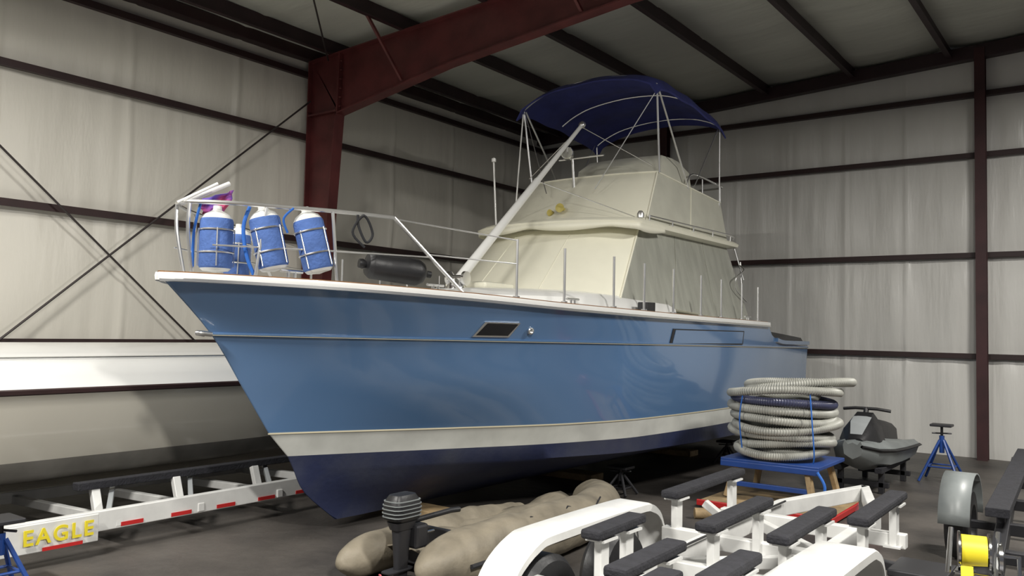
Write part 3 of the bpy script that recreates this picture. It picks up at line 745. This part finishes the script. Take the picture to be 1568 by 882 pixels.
# ---------------------------------------------------------------- personal watercraft
PXc=-2.50
pw=grp('personal_watercraft',(PXc,10.6,0))
def pr(w,zk,zc,zs,zd,y):
    dz=-.10
    P=[(0,zk),(w*.5,(zk+zc)/2),(w*.9,zc),(w,zs),(w*1.04,zs+.03),(w*.85,zs+.08),(w*.5,zd),(0,zd+.02)]
    return [Vector((PXc+a,y,b+dz)) for a,b in P]+[Vector((PXc-a,y,b+dz)) for a,b in reversed(P[1:-1])]
loft('hull',[pr(.10,.50,.55,.62,.66,9.75),pr(.24,.38,.46,.58,.70,9.9),pr(.33,.32,.42,.56,.72,10.2),pr(.37,.30,.42,.55,.66,10.6),pr(.38,.30,.42,.54,.62,11.0),pr(.36,.32,.42,.52,.58,11.4)],M['pwgrey'],pw)
loft('bumper',[[Vector((PXc+sx*(w+d),y,z+e-.1)) for d,e in((.0,-.02),(.03,0),(.0,.02),(-.02,0))] for (w,y,z,sx) in ((.10,9.75,.64,1),(.25,9.9,.60,1),(.34,10.2,.58,1),(.38,10.6,.57,1),(.39,11.0,.56,1),(.37,11.4,.54,1))],M['black'],pw)
loft('seat',[[Vector((PXc+w*a,y,z+h*b-.1)) for a,b in((-1,0),(-.9,.7),(-.5,1),(.5,1),(.9,.7),(1,0))] for y,w,z,h in((10.35,.12,.64,.2),(10.6,.15,.62,.26),(10.9,.16,.6,.24),(11.3,.14,.58,.2))],M['black'],pw)
loft('front_cowl',[[Vector((PXc+w*a,y,z+h*b-.1)) for a,b in((-1,0),(-.8,.6),(-.4,1),(.4,1),(.8,.6),(1,0))] for y,w,z,h in((9.85,.12,.66,.06),(10.05,.22,.68,.20),(10.3,.22,.66,.32),(10.45,.15,.64,.26))],[M['black']],pw)
loft('cowl_stripe',[[Vector((PXc+w*a,y,z+h*b-.095)) for a,b in((-.45,1),(-.2,1.03),(.2,1.03),(.45,1),(0,.9))] for y,w,z,h in((9.9,.14,.665,.09),(10.05,.22,.68,.20),(10.18,.22,.67,.26))],M['silver'],pw)
tubes('handlebar',[([(PXc-.26,10.38,.90),(PXc-.12,10.34,.92),(PXc+.12,10.34,.92),(PXc+.26,10.38,.90)],.018),([(PXc,10.3,.8),(PXc,10.35,.92)],.03)],M['black'],pw)
for i,x in enumerate((PXc-.22,PXc+.22)):
    beam(f'cradle_bunk_{i}',(x,9.95,.27),(x,11.4,.27),.08,.06,M['blackcloth'],pw)
    for k,y in enumerate((10.1,11.2)): beam(f'cradle_post_{i}_{k}',(x,y,.25),(x,y,.0),.06,.06,M['darkmetal'],pw)
for k,y in enumerate((10.1,11.2)): beam(f'cradle_cross_{k}',(PXc-.3,y,.1),(PXc+.3,y,.1),.06,.06,M['darkmetal'],pw)

# ---------------------------------------------------------------- black trailer at right
bt=grp('black_boat_trailer',(-.3,6,0))
K=M['darkmetal']
beam('rail_a',(-.62,5.2,.42),(-.95,9.8,.52),.08,.12,K,bt)
beam('rail_b',(-.25,5.2,.42),(.45,9.8,.52),.08,.12,K,bt)
for i,y in enumerate((5.9,6.7,7.6,8.6,9.4)):
    q=(y-5.2)/4.6; beam(f'cross_{i}',(-.62-.33*q,y,.42+.1*q),(-.25+.7*q,y,.42+.1*q),.07,.08,K,bt)
beam('tongue',(-.45,3.9,.40),(-.45,6.0,.42),.10,.10,K,bt)
for i,(x0,x1) in enumerate(((-.72,-.85),(.0,.25))):
    beam(f'bunk_{i}',(x0,6.3,.62),(x1,9.6,.66),.14,.06,M['blackcloth'],bt)
    for k in range(3):
        y=6.6+k*1.2; x=x0+(x1-x0)*(y-6.3)/3.3
        beam(f'post_{i}_{k}',(x,y,.6),(x,y,.42),.05,.07,K,bt,up=Vector((0,1,0)))
tubes('guide_posts',[([(.45,9.7,.5),(.55,9.75,.85)],.03)],M['silver'],bt)
for i,(y) in enumerate((6.2,7.0,8.0)):
    lathe(f'keel_roller_{i}',[(0,-.12),(.055,-.12),(.035,0),(.055,.12),(0,.12)],M['black'],bt,(-.35,y,.54+.02*i),(1,0,0),seg=16)
lathe('wheel',wp,M['black'],bt,(-1.12,7.6,.285),(1,0,0),seg=32)
lathe('wheel_b',wp,M['black'],bt,(.85,7.6,.285),(1,0,0),seg=32)
beam('axle',(-1.1,7.6,.285),(.85,7.6,.285),.06,.06,K,bt)
V=[];F=[]
for x0 in(-1.23,.75):
    b0=len(V)
    for i in range(15):
        a=math.pi*i/14
        for x in(x0,x0+.22): V.append((x,7.6-.36*math.cos(a),.32+.36*math.sin(a)))
    for i in range(14): F.append((b0+2*i,b0+2*i+1,b0+2*i+3,b0+2*i+2))
o=mk('wheel_fender',V,F,M['pwgrey'],bt); o.modifiers.new('s','SOLIDIFY').thickness=.015
beam('winch_post',(-.5,4.75,.42),(-.62,4.72,.66),.07,.08,K,bt,up=Vector((0,1,0)))
lathe('winch_drum',[(0,-.07),(.09,-.07),(.09,-.06),(.04,-.06),(.04,.06),(.09,.06),(.09,.07),(0,.07)],M['chrome'],bt,(-.64,4.72,.70),(1,.2,0))
lathe('strap_roll',[(.0,-.055),(.075,-.055),(.075,.055),(0,.055)],M['yellow'],bt,(-.64,4.72,.70),(1,.2,0))
lathe('winch_gear',[(.0,-.008),(.075,-.008),(.075,.008),(0,.008)],M['chrome'],bt,(-.53,4.73,.68),(1,.2,0))
tubes('winch_frame',[([(-.74,4.62,.60),(-.74,4.72,.80)],.012),([(-.54,4.66,.60),(-.54,4.76,.80)],.012),([(-.54,4.70,.70),(-.45,4.72,.70),(-.44,4.66,.58),(-.38,4.66,.58)],.011)],M['chrome'],bt)
box('winch_bracket',(-.62,4.72,.60),(.2,.16,.02),M['chrome'],bt)
beam('strap',(-.66,4.64,.64),(-.62,4.45,.10),.055,.005,M['yellow'],bt,up=Vector((0,1,0)))
tube('jack_post',[(-.52,4.3,.0+.02),(-.52,4.3,.62)],.03,M['silver'],bt)
tubes('bow_ropes',[(smoothpts([(-.2,5.6,.50),(-.35,5.3,.49),(-.5,5.1,.5),(-.3,4.9,.47)],5),.015)],M['rope'],bt)

# ---------------------------------------------------------------- lights
def area(name,loc,size,power,col=(1,.97,.91),rot=(0,0,0)):
    l=bpy.data.lights.new(name,'AREA'); l.shape='RECTANGLE'; l.size=size[0]; l.size_y=size[1]; l.energy=power; l.color=col
    o=bpy.data.objects.new(name,l); o.location=loc; o.rotation_euler=rot; S.collection.objects.link(o); return o
def hibay(loc,power):
    g=grp('high_bay_light',loc)
    box('housing',(loc[0],loc[1],loc[2]+.08),(1.3,.42,.08),M['silver'],g)
    o=area('lamp',(0,0,0),(1.2,.36),power); o.parent=g; o.location=(0,0,0)
hibay((-4.6,-.6,5.2),600)
hibay((1.2,1.6,5.3),620)
hibay((1.2,8.2,5.4),430)
hibay((-6.4,3.6,5.25),60)
w=bpy.data.worlds.new('World'); S.world=w; w.use_nodes=True
w.node_tree.nodes['Background'].inputs[0].default_value=(.86,.89,1,1); w.node_tree.nodes['Background'].inputs[1].default_value=.10

# ---------------------------------------------------------------- camera
cam=bpy.data.cameras.new('camera'); cam.sensor_width=36; cam.lens=29.5; cam.clip_start=.05
co=bpy.data.objects.new('camera',cam); S.collection.objects.link(co); S.camera=co
yaw=math.radians(36.5); pit=math.radians(2.94); rol=math.radians(1.2)
Fh=Vector((-math.sin(yaw),math.cos(yaw),0)); R0=Vector((math.cos(yaw),math.sin(yaw),0))
Fw=(Fh*math.cos(pit)+Vector((0,0,1))*math.sin(pit)).normalized(); U0=R0.cross(Fw)
Rr=R0*math.cos(rol)+U0*math.sin(rol); Uu=U0*math.cos(rol)-R0*math.sin(rol)
mt=Matrix((Rr,Uu,-Fw)).transposed().to_4x4(); mt.translation=Vector((0,0,1.73)); co.matrix_world=mt
